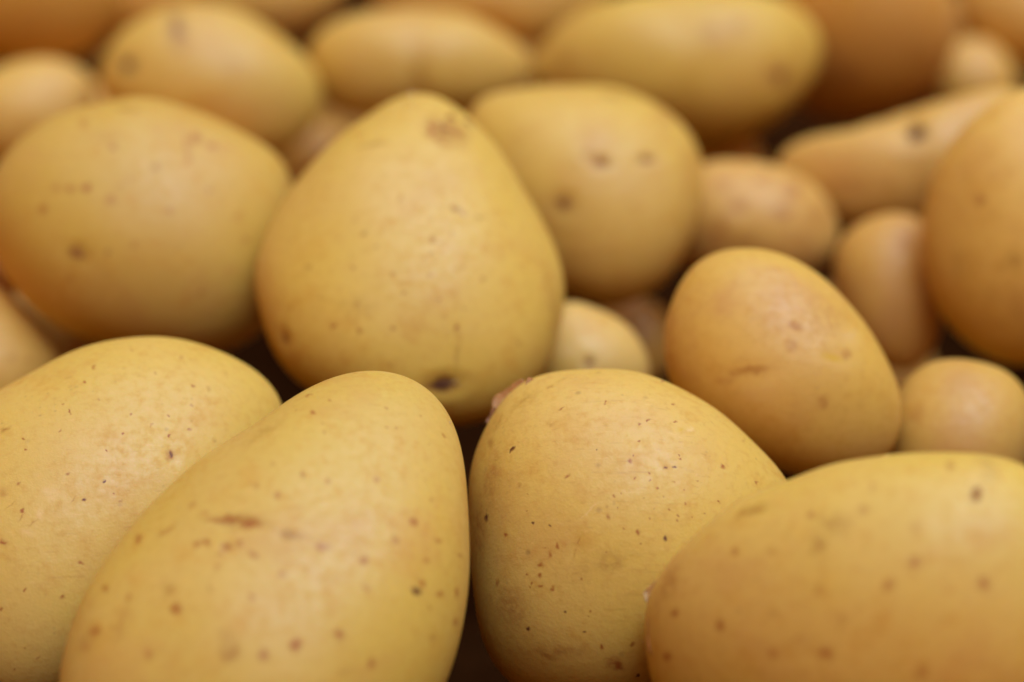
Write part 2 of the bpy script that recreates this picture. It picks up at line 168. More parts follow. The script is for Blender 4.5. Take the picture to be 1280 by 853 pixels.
    dict(key='JA', label='shadowed potato in the small gap between the purple-streaked oval and the pear-shaped one',
         loc=(-5567,59597,7567), rot=(112691,4215,7311), half=1028, lean=(0,-0.1),
         outline=(1176,1,1,39,30,14,4,-15,-6,0,2,0,0,-4,4,2,2,-1,1,-1,0,0,0,0,0),
         marks=[],
         pits=[], eyes=[], flakes=[]),
    dict(key='O', label='large dark shaded potato at the top right, right of the long oval one',
         loc=(9801,59709,11568), rot=(118587,-7585,-13201), half=2093, lean=(0,0.28),
         outline=(2560,-12,-40,-53,45,96,25,-41,-48,18,7,6,1,-4,0,3,0,3,3,1,-1,0,-3,-1,1),
         marks=[(-433,-1267,1458,445,533,0,'r',0.5),(1506,-762,1334,356,356,0,'r',0.5),(2376,300,826,224,673,0,'w',0.3)],
         pits=[], eyes=[], flakes=[]),
    dict(key='Q', label='small blurred potato tucked under the top right corner potato, right of the dark shaded one',
         loc=(13109,60462,9700), rot=(116677,-9826,-17159), half=1043, lean=(0,-0.1),
         outline=(1205,-5,1,54,18,16,-30,3,-14,12,-12,1,2,1,-4,0,-6,1,0,1,-2,0,0,0,0),
         marks=[],
         pits=[], eyes=[], flakes=[]),
    dict(key='P', label='blurred yellow potato cut off by the top right corner',
         loc=(14995,62468,10983), rot=(119708,-11004,-19255), half=1548, lean=(0,-0.1),
         outline=(1850,-10,7,92,-161,-83,-22,-5,-20,-16,7,-5,7,9,3,4,-2,1,-5,0,-1,-2,-1,0,0),
         marks=[],
         pits=[], eyes=[], flakes=[]),
    dict(key='L', label='big shaded brown potato cut off by the top left corner',
         loc=(-13965,61600,11859), rot=(120363,10457,18281), half=1725, lean=(0,0.3),
         outline=(2391,19,-31,396,46,22,-8,-33,-2,18,-3,-12,-7,-1,9,5,3,-4,6,1,3,1,1,-2,0),
         marks=[],
         pits=[], eyes=[], flakes=[]),
    dict(key='L2', label='dim potato sliver between the shaded top left potato and the purple-streaked oval',
         loc=(-10621,63940,10983), rot=(120129,7737,13468), half=1297, lean=(0,-0.1),
         outline=(1523,5,2,87,92,37,-12,-38,6,12,10,-9,-3,1,1,0,3,-1,2,0,1,-1,1,0,0),
         marks=[],
         pits=[], eyes=[], flakes=[]),
    dict(key='M', label='blurred yellow potato at the top edge between the purple-streaked oval and the kidney-shaped one',
         loc=(-7829,66284,10128), rot=(120040,5534,9610), half=1590, lean=(0,-0.1),
         outline=(2023,4,-14,530,87,5,47,119,65,14,11,24,22,5,-7,0,8,1,-5,-2,4,-1,-3,-2,2),
         marks=[],
         pits=[], eyes=[], flakes=[]),
    dict(key='N', label='blurred potato at the top edge behind the gap of the kidney-shaped and long oval potatoes',
         loc=(-519,63995,11000), rot=(119838,382,661), half=1584, lean=(0,-0.1),
         outline=(2188,50,-27,938,-101,-84,51,267,-26,-65,57,85,13,-30,24,32,16,-14,2,13,13,-11,-4,5,12),
         marks=[],
         pits=[], eyes=[], flakes=[]),
]
FILLERS = [  # fillers under the heap; unseen front and side rows added to shade it
    ((-8412,21563,11200),(23932,-24666,-68632),2419,(2792,210,0,263,0,122,0,19,0,6,0,1,0,0,0,0,0,0,0,0,0,0,0,0,0),None),
    ((-1148,21097,11200),(-22682,-10369,-262896),2379,(2805,222,0,441,0,130,0,52,0,11,0,7,0,1,0,1,0,0,0,0,0,0,0,0,0),None),
    ((4136,20913,10000),(-20013,-6108,258514),1934,(2421,171,0,106,0,-92,-14,4,0,-2,0,0,0,0,0,0,0,0,0,0,0,0,0,0,0),None),
    ((10153,20187,11200),(20804,-7629,81341),2186,(2907,211,-1,582,0,-92,-16,87,0,-8,-2,14,0,-1,0,3,0,0,0,0,0,0,0,0,0),None),
    ((14898,20342,9100),(11536,16394,163441),2028,(2601,191,6,422,0,-52,79,51,0,-3,6,7,0,0,1,1,0,0,0,0,0,0,0,0,0),None),
    ((-15909,26452,9100),(-21355,-17156,72061),2462,(2698,199,6,490,0,-51,82,67,0,-4,7,10,0,0,1,2,0,0,0,0,0,0,0,0,0),None),
    ((-10480,26783,11200),(-30559,-25121,62019),2001,(2356,174,-6,367,0,-25,-86,43,0,-1,-7,6,0,0,-1,1,0,0,0,0,0,0,0,0,0),None),
    ((-4714,25311,11200),(-16112,-20207,155480),2210,(2787,201,-2,133,0,65,-94,5,0,2,-2,0,0,0,0,0,0,0,0,0,0,0,0,0,0),None),
    ((1680,26568,11200),(-24910,19574,136478),2094,(2497,178,-1,208,0,-91,-14,13,0,-4,-1,1,0,0,0,0,0,0,0,0,0,0,0,0,0),None),
    ((7260,25581,11200),(14237,-19342,-123155),2066,(2855,206,-1,460,0,-95,-16,55,0,-7,-1,7,0,-1,0,1,0,0,0,0,0,0,0,0,0),None),
    ((11973,26326,9400),(2666,-22906,-204448),2158,(2600,186,0,73,0,107,0,2,0,2,0,0,0,0,0,0,0,0,0,0,0,0,0,0,0),None),
    ((-17362,31553,11200),(-787,-10436,278434),2349,(2753,218,-8,538,0,81,-92,79,0,9,-9,13,0,1,-1,2,0,0,0,0,0,0,0,0,0),None),
    ((13326,32139,11200),(-17336,-18132,4844),2033,(2271,172,-4,282,0,60,-76,26,0,4,-5,3,0,0,0,0,0,0,0,0,0,0,0,0,0),None),
    ((-15278,35423,11200),(14587,-22908,260613),2082,(2516,196,8,481,0,48,96,69,0,6,9,11,0,1,1,2,0,0,0,0,0,0,0,0,0),None),
    ((18271,36732,11200),(-29533,667,-246404),2050,(2840,208,-3,204,0,69,-96,11,0,3,-3,1,0,0,0,0,0,0,0,0,0,0,0,0,0),None),
    ((-18531,40781,11200),(-4266,8520,281272),2023,(2714,199,0,160,0,114,0,7,0,3,0,0,0,0,0,0,0,0,0,0,0,0,0,0,0),None),
    ((-13342,40710,9100),(12246,3693,-261732),2251,(2252,169,-4,237,0,58,-76,19,0,3,-4,2,0,0,0,0,0,0,0,0,0,0,0,0,0),None),
    ((9040,41786,6100),(21016,22865,-113234),1913,(2957,212,-1,386,0,-102,-17,38,0,-6,-1,4,0,-1,0,0,0,0,0,0,0,0,0,0,0),None),
    ((14326,40764,11200),(-34181,1024,-176935),2176,(2654,205,-6,411,0,73,-89,48,0,6,-7,6,0,1,-1,1,0,0,0,0,0,0,0,0,0),None),
    ((19488,42147,9700),(17188,14010,-111381),2317,(2641,220,-10,722,0,88,-88,147,0,14,-12,33,0,3,-2,8,0,1,-1,2,0,0,0,0,0),None),
    ((-21028,46203,11200),(26564,30227,-84411),1968,(2269,173,0,256,0,101,0,22,0,6,0,2,0,1,0,0,0,0,0,0,0,0,0,0,0),None),
    ((-16240,45901,8800),(10299,-29984,267323),1941,(2415,192,0,408,0,113,0,51,0,10,0,7,0,1,0,1,0,0,0,0,0,0,0,0,0),None),
    ((-3992,45509,5800),(-18846,1995,-197618),2322,(2535,207,0,515,0,122,0,78,0,14,0,13,0,2,0,2,0,0,0,0,0,0,0,0,0),None),
    ((-18451,50581,11200),(34272,2240,181513),2154,(3031,234,0,383,0,136,0,36,0,9,0,4,0,1,0,0,0,0,0,0,0,0,0,0,0),None),
    ((-13859,50249,7000),(-18481,19343,37815),2281,(2538,202,0,425,0,118,0,53,0,11,0,7,0,1,0,1,0,0,0,0,0,0,0,0,0),'shadowed potato in the slit between the broad scabbed potato and the left-edge one'),
    ((-8111,51276,10300),(-27029,-34557,-262326),1912,(2787,202,-4,249,0,-37,-101,17,0,-1,-5,1,0,0,0,0,0,0,0,0,0,0,0,0,0),None),
    ((8955,51814,5200),(4563,-27711,215101),1996,(2311,167,-3,184,0,-32,-84,11,0,-1,-3,1,0,0,0,0,0,0,0,0,0,0,0,0,0),'shadowed potato in the gap left of the tall right-edge oval, above the small round one'),
    ((15545,51930,11200),(-5887,29168,-228354),2158,(2411,174,3,140,0,32,92,6,0,1,3,0,0,0,0,0,0,0,0,0,0,0,0,0,0),None),
    ((20116,51220,11200),(-10016,30462,151769),2426,(2495,195,8,497,0,48,95,74,0,6,9,12,0,1,1,2,0,0,0,0,0,0,0,0,0),None),
    ((-21603,56781,11200),(-13169,31756,-141627),2494,(2632,184,0,-47,0,-106,-15,1,0,1,0,0,0,0,0,0,0,0,0,0,0,0,0,0,0),None),
    ((-16961,55508,5800),(27632,-34142,309859),1996,(2882,208,-1,521,0,-94,-16,70,0,-8,-1,11,0,-1,0,2,0,0,0,0,0,0,0,0,0),None),
    ((-10316,55199,7900),(22808,8845,-267810),2353,(2541,182,0,78,0,104,0,2,0,2,0,0,0,0,0,0,0,0,0,0,0,0,0,0,0),None),
    ((-3925,55877,7000),(-9172,1355,-17044),2098,(2478,181,5,378,0,-50,75,43,0,-3,6,5,0,0,1,1,0,0,0,0,0,0,0,0,0),None),
    ((17188,57118,9700),(26826,13167,-311168),2317,(2678,192,2,112,0,34,103,3,0,1,2,0,0,0,0,0,0,0,0,0,0,0,0,0,0),None),
    ((23222,56892,11200),(-34967,-22722,-265626),1969,(2809,205,-6,340,0,-34,-102,31,0,-2,-6,3,0,0,-1,0,0,0,0,0,0,0,0,0,0),None),
    ((-19397,62037,10000),(9597,-32891,49141),2227,(2830,208,0,182,0,120,0,9,0,4,0,0,0,0,0,0,0,0,0,0,0,0,0,0,0),None),
    ((-12017,60299,7600),(-20258,-15293,-242960),1920,(2497,180,-1,402,0,-83,-14,49,0,-6,-1,6,0,-1,0,1,0,0,0,0,0,0,0,0,0),'shadowed potato between the small plain left one and the purple-streaked oval'),
    ((-1163,60575,8800),(19732,3917,169503),1923,(2369,171,-1,368,0,-80,-13,43,0,-6,-1,6,0,-1,0,1,0,0,0,0,0,0,0,0,0),None),
    ((14356,61886,6700),(-11914,11089,179985),1936,(2418,173,-1,274,0,-85,-14,23,0,-5,-1,2,0,0,0,0,0,0,0,0,0,0,0,0,0),None),
    ((19609,61076,11200),(-3548,-14496,218873),2283,(2329,184,0,358,0,107,0,41,0,9,0,5,0,1,0,1,0,0,0,0,0,0,0,0,0),None),
    ((-16974,67176,11200),(26070,-23886,264441),2398,(2999,232,-7,462,0,83,-101,53,0,7,-8,7,0,1,-1,1,0,0,0,0,0,0,0,0,0),None),
    ((-10336,67058,6700),(3216,-10027,25109),2097,(2515,182,-1,445,0,-82,-14,59,0,-6,-1,9,0,-1,0,1,0,0,0,0,0,0,0,0,0),None),
    ((-3833,65900,6100),(-8050,-5844,70564),2413,(2696,205,-5,343,0,71,-91,33,0,5,-6,3,0,0,-1,0,0,0,0,0,0,0,0,0,0),'shadowed potato under the left end of the kidney-shaped potato'),
    ((6429,67098,7600),(-17896,27777,92435),2225,(2815,208,0,201,0,120,0,11,0,4,0,1,0,0,0,0,0,0,0,0,0,0,0,0,0),None),
    ((12253,67024,8200),(33128,-34233,-220572),1963,(2670,201,-8,548,0,-22,-97,84,0,-1,-10,14,0,0,-2,3,0,0,0,0,0,0,0,0,0),'shadowed potato behind the top right corner, right of the large dark one'),
    ((17915,66602,11200),(-19223,27976,147234),2332,(2618,184,0,17,0,-103,-15,0,0,0,0,0,0,0,0,0,0,0,0,0,0,0,0,0,0),None),
    ((-11917,71657,11200),(-27960,28624,-232329),2251,(2708,201,0,197,0,116,0,11,0,4,0,1,0,0,0,0,0,0,0,0,0,0,0,0,0),None),
    ((-867,70552,11200),(-10550,12389,5071),2213,(2654,221,0,598,0,131,0,101,0,16,0,19,0,3,0,4,0,1,0,1,0,0,0,0,0),None),
    ((2335,70857,5800),(21981,-11490,-298548),2058,(2834,206,-5,275,0,-37,-103,20,0,-2,-5,2,0,0,0,0,0,0,0,0,0,0,0,0,0),'shadowed potato between the kidney-shaped potato and the long oval one'),
    ((8605,71982,11200),(28141,28749,73190),2384,(2656,212,-8,541,0,79,-89,82,0,9,-9,14,0,1,-1,2,0,0,0,0,0,0,0,0,0),None),
    ((14219,41878,5200),(27505,-28651,-31784),2408,(2269,170,-4,248,0,58,-76,20,0,3,-4,2,0,0,0,0,0,0,0,0,0,0,0,0,0),None),
    ((18810,51578,6400),(-8208,25025,-284701),2163,(2539,181,0,63,0,104,0,1,0,1,0,0,0,0,0,0,0,0,0,0,0,0,0,0,0),None),
    ((16832,56227,4900),(-22237,12464,163735),2241,(2506,177,-1,63,0,-39,-91,1,0,0,-1,0,0,0,0,0,0,0,0,0,0,0,0,0,0),None),
    ((15286,71818,11200),(29629,6378,169464),2281,(2530,177,0,7,0,-42,-92,0,0,0,0,0,0,0,0,0,0,0,0,0,0,0,0,0,0),None),
]

# ---------------------------------------------------------------- node helpers
class Tree:
    def __init__(self, nt):
        self.nt = nt
    def n(self, kind, **kw):
        nd = self.nt.nodes.new(kind)
        for k, v in kw.items():
            setattr(nd, k, v)
        return nd
    def put(self, sock, v):
        if hasattr(v, 'is_output'):
            self.nt.links.new(v, sock)
        elif v is not None:
            sock.default_value = v
    def math(self, op, a, b=None, clamp=False):
        nd = self.n('ShaderNodeMath', operation=op, use_clamp=clamp)
        self.put(nd.inputs[0], a)
        if b is not None:
            self.put(nd.inputs[1], b)
        return nd.outputs[0]
    def vmath(self, op, a, b=None, out=0, scale=None):
        nd = self.n('ShaderNodeVectorMath', operation=op)
        self.put(nd.inputs[0], a)
        if b is not None:
            self.put(nd.inputs[1], b)
        if scale is not None:
            self.put(nd.inputs['Scale'], scale)
        return nd.outputs[out]
    def noise(self, vec, scale, detail=3.0, rough=0.55, out='Fac'):
        nd = self.n('ShaderNodeTexNoise')
        self.put(nd.inputs['Vector'], vec)
        nd.inputs['Scale'].default_value = scale
        nd.inputs['Detail'].default_value = detail
        nd.inputs['Roughness'].default_value = rough
        return nd.outputs[out]
    def ramp(self, v, lo, hi, to0=0.0, to1=1.0):
        nd = self.n('ShaderNodeMapRange', interpolation_type='SMOOTHSTEP')
        self.put(nd.inputs['Value'], v)
        nd.inputs['From Min'].default_value = lo
        nd.inputs['From Max'].default_value = hi
        nd.inputs['To Min'].default_value = to0
        nd.inputs['To Max'].default_value = to1
        return nd.outputs[0]
    def mix(self, fac, a, b, blend='MIX'):
        nd = self.n('ShaderNodeMix', data_type='RGBA', blend_type=blend)
        self.put(nd.inputs[0], fac)
        self.put(nd.inputs[6], a)
        self.put(nd.inputs[7], b)
        return nd.outputs[2]

def rgb(r, g, b):
    return (r, g, b, 1.0)

KIND = {'s': rgb(0.38, 0.115, 0.010), 'o': rgb(0.40, 0.185, 0.018), 'r': rgb(0.41, 0.155, 0.020),
        'p': rgb(0.23, 0.085, 0.030), 'w': rgb(0.80, 0.53, 0.165), 'y': rgb(0.66, 0.38, 0.012),
        'k': rgb(0.14, 0.042, 0.008)}

YELLOW = (0.725, 0.427, 0.066)
BUFF = (0.730, 0.422, 0.088)
PINK = (0.57, 0.27, 0.058)

def skin_material(name, seed, marks=(), tone=(1, 1, 1), yellow=0.5, russet=0.3, speck=0.5, grow=1.35):
    m = bpy.data.materials.new(name)
    m.use_nodes = True
    nt = m.node_tree
    nt.nodes.clear()
    T = Tree(nt)
    out = T.n('ShaderNodeOutputMaterial')
    bs = T.n('ShaderNodeBsdfPrincipled')
    nt.links.new(bs.outputs[0], out.inputs[0])
    tc = T.n('ShaderNodeTexCoord').outputs['Object']
    off = T.vmath('ADD', tc, (seed * 1.37, seed * 0.71, seed * 2.13))
    # broad colour drift between yellow and buff
    big = T.noise(off, 26.0, 3.0, 0.5)
    f = T.ramp(big, 0.30 + 0.3 * (yellow - 0.5), 0.70 + 0.3 * (yellow - 0.5))
    y = rgb(*[YELLOW[i] * tone[i] for i in range(3)])
    b = rgb(*[BUFF[i] * tone[i] for i in range(3)])
    col = T.mix(f, y, b)
    med = T.noise(off, 130.0, 3.0, 0.6)
    col = T.mix(T.ramp(med, 0.50, 0.76, 0.0, 0.42), col, rgb(0.61, 0.295, 0.026))
    fine = T.noise(off, 520.0, 4.0, 0.68)
    col = T.mix(T.ramp(fine, 0.46, 0.74, 0.0, 0.34), col, rgb(0.56, 0.265, 0.028))
    col = T.mix(T.ramp(fine, 0.46, 0.26, 0.0, 0.30), col, rgb(0.79, 0.475, 0.10))
    # thin russeted skin in loose patches
    rp = T.noise(T.vmath('ADD', off, (3.1, 1.7, 0.4)), 46.0, 4.0, 0.62)
    col = T.mix(T.ramp(rp, 0.50, 0.70, 0.0, russet + 0.1), col, rgb(*PINK))
    # lenticels: a cell here and there holds a brown dot
    vor = T.n('ShaderNodeTexVoronoi')
    T.put(vor.inputs['Vector'], off)
    vor.inputs['Scale'].default_value = 230.0
    sepc = T.n('ShaderNodeSeparateColor')
    nt.links.new(vor.outputs['Color'], sepc.inputs[0])
    size = T.ramp(sepc.outputs[0], 0.55, 1.0, 0.0, 0.17)
    dot = T.math('SUBTRACT', size, vor.outputs['Distance'])
    lent = T.ramp(dot, -0.05, 0.11)
    lent = T.math('MULTIPLY', lent, T.math('MULTIPLY', sepc.outputs[1], speck))
    lent = T.math('MULTIPLY', lent, T.ramp(sepc.outputs[0], 0.5, 0.62))
    col = T.mix(lent, col, rgb(0.25, 0.11, 0.028))
    # dust-fine pores
    vor2 = T.n('ShaderNodeTexVoronoi')
    T.put(vor2.inputs['Vector'], off)
    vor2.inputs['Scale'].default_value = 700.0
    sep2 = T.n('ShaderNodeSeparateColor')
    nt.links.new(vor2.outputs['Color'], sep2.inputs[0])
    pore = T.math('MULTIPLY', T.ramp(vor2.outputs['Distance'], 0.30, 0.10), T.ramp(sep2.outputs[0], 0.72, 0.95))
    pore = T.math('MULTIPLY', pore, T.ramp(T.noise(off, 60.0, 2.0), 0.42, 0.62))
    col = T.mix(T.math('MULTIPLY', pore, 0.55 * speck), col, rgb(0.30, 0.145, 0.035))
    micro = T.noise(off, 1700.0, 1.0, 0.6)
    # scuffs: short streaks of lifted and rubbed skin, here and there
    st_m = T.n('ShaderNodeMapping')
    nt.links.new(off, st_m.inputs['Vector'])
    st_m.inputs['Rotation'].default_value = (0.3, 0.5, 0.8 + seed)
    st_m.inputs['Scale'].default_value = (1.0, 9.0, 9.0)
    streak = T.noise(st_m.outputs[0], 130.0, 2.0, 0.6)
    where = T.ramp(rp, 0.40, 0.56)
    col = T.mix(T.math('MULTIPLY', T.ramp(streak, 0.60, 0.74), T.math('MULTIPLY', where, 0.24)), col, rgb(0.42, 0.185, 0.026))
    col = T.mix(T.math('MULTIPLY', T.ramp(streak, 0.38, 0.26), T.math('MULTIPLY', where, 0.26)), col, rgb(0.84, 0.55, 0.15))
    bump_h = T.math('ADD', T.math('ADD', T.math('MULTIPLY', fine, 0.20), T.math('MULTIPLY', micro, 0.12)), T.math('MULTIPLY', med, 0.25))
    # individual blemishes, each at its own place on the skin
    if marks:
        wob = T.vmath('SUBTRACT', T.noise(off, 900.0, 1.0, 0.7, 'Color'), (0.5, 0.5, 0.5))
        wob2 = T.vmath('SUBTRACT', T.noise(off, 260.0, 2.0, 0.6, 'Color'), (0.5, 0.5, 0.5))
        pos = T.vmath('ADD', tc, T.vmath('ADD', T.vmath('SCALE', wob, scale=0.0009), T.vmath('SCALE', wob2, scale=0.0020)))
        flat = T.vmath('MULTIPLY', pos, (1.0, 1.0, 0.1))
        groups = {}
        for mk in marks:
            groups.setdefault(mk[6], []).append(mk)
        for kind in ('w', 'y', 'o', 'r', 'p', 's', 'k'):
            acc = None
            soft = {'s': 0.1, 'k': 0.2}.get(kind, -0.1)
            for (x, yv, z, rx, ry, ang, _, st) in groups.get(kind, ()):
                rx, ry = rx * grow, ry * grow
                if 0.75 < rx / ry < 1.34:
                    ln = T.vmath('DISTANCE', flat, (x * U, yv * U, z * U * 0.1), out=1)
                    rm = 0.5 * (rx + ry) * U
                    w = T.ramp(ln, rm, soft * rm, 0.0, min(1.0, st * 1.3))
                    acc = w if acc is None else T.math('MAXIMUM', acc, w)
                    continue
                mp = T.n('ShaderNodeMapping', vector_type='TEXTURE')
                nt.links.new(pos, mp.inputs['Vector'])
                mp.inputs['Location'].default_value = (x * U, yv * U, z * U)
                mp.inputs['Rotation'].default_value = (0, 0, math.radians(ang))
                mp.inputs['Scale'].default_value = (rx * U, ry * U, max(0.006, 3 * max(rx, ry) * U))
                ln = T.vmath('LENGTH', mp.outputs[0], out=1)
                w = T.ramp(ln, 1.0, soft, 0.0, min(1.0, st * 1.3))
                acc = w if acc is None else T.math('MAXIMUM', acc, w)
            if acc is None:
                continue
            if kind in 'orpw':
                acc = T.math('MULTIPLY', acc, T.ramp(fine, 0.36, 0.58, 0.35, 1.0))
            if kind == 's':
                acc = T.math('MULTIPLY', acc, T.ramp(fine, 0.32, 0.56, 0.62, 1.0))
            col = T.mix(acc, col, KIND[kind])
    nt.links.new(col, bs.inputs['Base Color'])
    T.put(bs.inputs['Roughness'], T.ramp(fine, 0.3, 0.7, 0.40, 0.62))
    bs.inputs['Specular IOR Level'].default_value = 0.38
    bs.inputs['Subsurface Weight'].default_value = 0.28
    bs.inputs['Subsurface Radius'].default_value = (1.0, 0.36, 0.08)
    bs.inputs['Subsurface Scale'].default_value = 0.005
    bp = T.n('ShaderNodeBump')
    bp.inputs['Strength'].default_value = 0.55
    bp.inputs['Distance'].default_value = 0.0006
    T.put(bp.inputs['Height'], bump_h)
    nt.links.new(bp.outputs[0], bs.inputs['Normal'])
    return m

def plain_material(name, color, rough=0.6, var=0.5, scale=900.0, sss=0.0):
    m = bpy.data.materials.new(name)
    m.use_nodes = True
    nt = m.node_tree
    T = Tree(nt)
    bs = nt.nodes['Principled BSDF']
    tc = T.n('ShaderNodeTexCoord').outputs['Object']
    nz = T.noise(tc, scale, 4.0, 0.6)
    T.put(bs.inputs['Base Color'], T.mix(T.ramp(nz, 0.3, 0.7), rgb(*[c * (1 - var) for c in color]), rgb(*color)))
    bs.inputs['Roughness'].default_value = rough
    bs.inputs['Specular IOR Level'].default_value = 0.3 if rough < 0.9 else 0.0
    if sss:
        bs.inputs['Subsurface Weight'].default_value = sss
        bs.inputs['Subsurface Scale'].default_value = 0.002
    bp = T.n('ShaderNodeBump')
    bp.inputs['Distance'].default_value = 0.0005
    T.put(bp.inputs['Height'], nz)
    nt.links.new(bp.outputs[0], bs.inputs['Normal'])
    return m

# ---------------------------------------------------------------- potato shapes
ICO = {}
def ico(level):
    if level not in ICO:
        bm = bmesh.new()
        bmesh.ops.create_icosphere(bm, subdivisions=level, radius=1.0)
        bm.verts.ensure_lookup_table()
        v = np.array([tuple(p.co) for p in bm.verts])
        v /= np.linalg.norm(v, axis=1, keepdims=True)
        fc = np.array([[q.index for q in t.verts] for t in bm.faces], dtype=np.int32)
        bm.free()
        ICO[level] = (v, fc)
    return ICO[level]

def mesh_from(name, verts, tris, smooth=True):
    me = bpy.data.meshes.new(name)
    me.vertices.add(len(verts))
    me.vertices.foreach_set('co', np.ascontiguousarray(verts, dtype=np.float32).ravel())
    me.loops.add(tris.size)
    me.loops.foreach_set('vertex_index', tris.ravel())
    k = tris.shape[1]
    me.polygons.add(len(tris))
    me.polygons.foreach_set('loop_start', np.arange(0, tris.size, k, dtype=np.int32))
    me.polygons.foreach_set('loop_total', np.full(len(tris), k, dtype=np.int32))
    me.update(calc_edges=True)
    me.validate()
    if smooth:
        me.shade_smooth()
    return me

def body(outline, half, lean, dirs, seed=0, pits=(), lumps=1.0):
    """A lumpy closed solid: the given cross outline, swept round with the given half thickness."""
    h = np.array(outline) * U
    s = np.hypot(dirs[:, 0], dirs[:, 1])
    th = np.arctan2(dirs[:, 1], dirs[:, 0])
    R = np.full(len(dirs), h[0])
    for k in range(1, ORDER_MAX + 1):
        w = s ** (0 if k == 2 else 1 if k == 1 else k - 1)
        R = R + w * (h[2 * k - 1] * np.cos(k * th) + h[2 * k] * np.sin(k * th))
    x = R * s * np.cos(th)
    y = R * s * np.sin(th)
    z = lean[0] * x + lean[1] * y + half * U * dirs[:, 2]
    p = np.stack([x, y, z], 1)
    # gentle lumps
    rng = np.random.default_rng(seed + 11)
    n = np.zeros(len(p))
    for i in range(14):
        k = rng.normal(size=3) * rng.uniform(40, 130)
        n += np.sin(p @ k + rng.uniform(0, 6.28)) * 2.2 / (1.0 + np.linalg.norm(k) / 40)
    fade = 0.35 + 0.65 * np.abs(dirs[:, 2])
    p *= (1 + lumps * 0.011 * n * fade)[:, None]
    m = np.zeros(len(p))
    for i in range(22):
        k = rng.normal(size=3)
        k *= rng.uniform(160, 480) / np.linalg.norm(k)
        m += np.sin(p @ k + rng.uniform(0, 6.28)) * (160 / np.linalg.norm(k))
    p += dirs * (m * 0.000028 * lumps * (0.4 + 0.6 * np.abs(dirs[:, 2])))[:, None]
    for (px, py, pz, rx, ry, ang, dep) in pits:
        a = math.radians(ang)
        dx, dy = p[:, 0] - px * U, p[:, 1] - py * U
        e = ((dx * math.cos(a) + dy * math.sin(a)) / (rx * U)) ** 2 + ((-dx * math.sin(a) + dy * math.cos(a)) / (ry * U)) ** 2
        e = e + ((p[:, 2] - pz * U) / 0.012) ** 2
        g = np.exp(-e * 1.3) - 0.16 * np.exp(-((np.sqrt(e) - 1.6) / 0.6) ** 2)
        nrm = p / np.linalg.norm(p, axis=1, keepdims=True)
        p -= nrm * (g * dep * U * 0.55)[:, None]
    return p

def link(name, me, mat, parent=None, **props):
    o = bpy.data.objects.new(name, me)
    COL.objects.link(o)
    if mat is not None and not me.materials:
        me.materials.append(mat)
    if parent is not None:
        o.parent = parent
    for k, v in props.items():
        o[k] = v
    return o

def nearest(p, x, y, z=None):
    d = (p[:, 0] - x) ** 2 + (p[:, 1] - y) ** 2
    if z is not None:
        d = d + (p[:, 2] - z) ** 2
    else:
        d = d + np.where(p[:, 2] < 0.3 * p[:, 2].max(), 1.0, 0.0)
    i = np.argsort(d)[:40]
    c = p[i[:4]].mean(0)
    q = p[i] - p[i].mean(0)
    nrm = np.linalg.svd(q)[2][2]
    if nrm @ c < 0:
        nrm = -nrm
    return c, nrm

def basis_from(nrm, ang):
    t = np.array([math.cos(ang), math.sin(ang), 0.0])
    t = t - nrm * (t @ nrm)
    t /= np.linalg.norm(t)
    return t, np.cross(nrm, t)

MAT_EYE = {'dark': plain_material('eye_dark', (0.15, 0.06, 0.018), 0.75),
           'brown': plain_material('eye_brown', (0.42, 0.175, 0.032), 0.75)}
MAT_FLAKE = {'pink': plain_material('peel_pink', (0.55, 0.225, 0.055), 0.55, 0.35, 700, 0.3),
             'pale': plain_material('peel_pale', (0.70, 0.39, 0.12), 0.5, 0.35, 700, 0.3),
             'dark': plain_material('peel_dark', (0.30, 0.13, 0.04), 0.55, 0.5, 700, 0.2)}

def add_eye(par, p, x, y, rx, ry, ang, kind, seed):
    c, nrm = nearest(p, x, y)
    t, b = basis_from(nrm, ang)
    v, f = ico(3)
    rng = np.random.default_rng(seed)
    n = sum(np.sin(v @ (rng.normal(size=3) * 4) + rng.uniform(0, 6)) for _ in range(5)) * 0.09
    w = v * (1 + n)[:, None]
    q = c + nrm * 0.02 * min(rx, ry) + np.outer(w[:, 0] * rx, t) + np.outer(w[:, 1] * ry, b) + np.outer(w[:, 2] * min(rx, ry) * 0.22, nrm)
    link('eye', mesh_from('eye', q, f), MAT_EYE[kind], par)

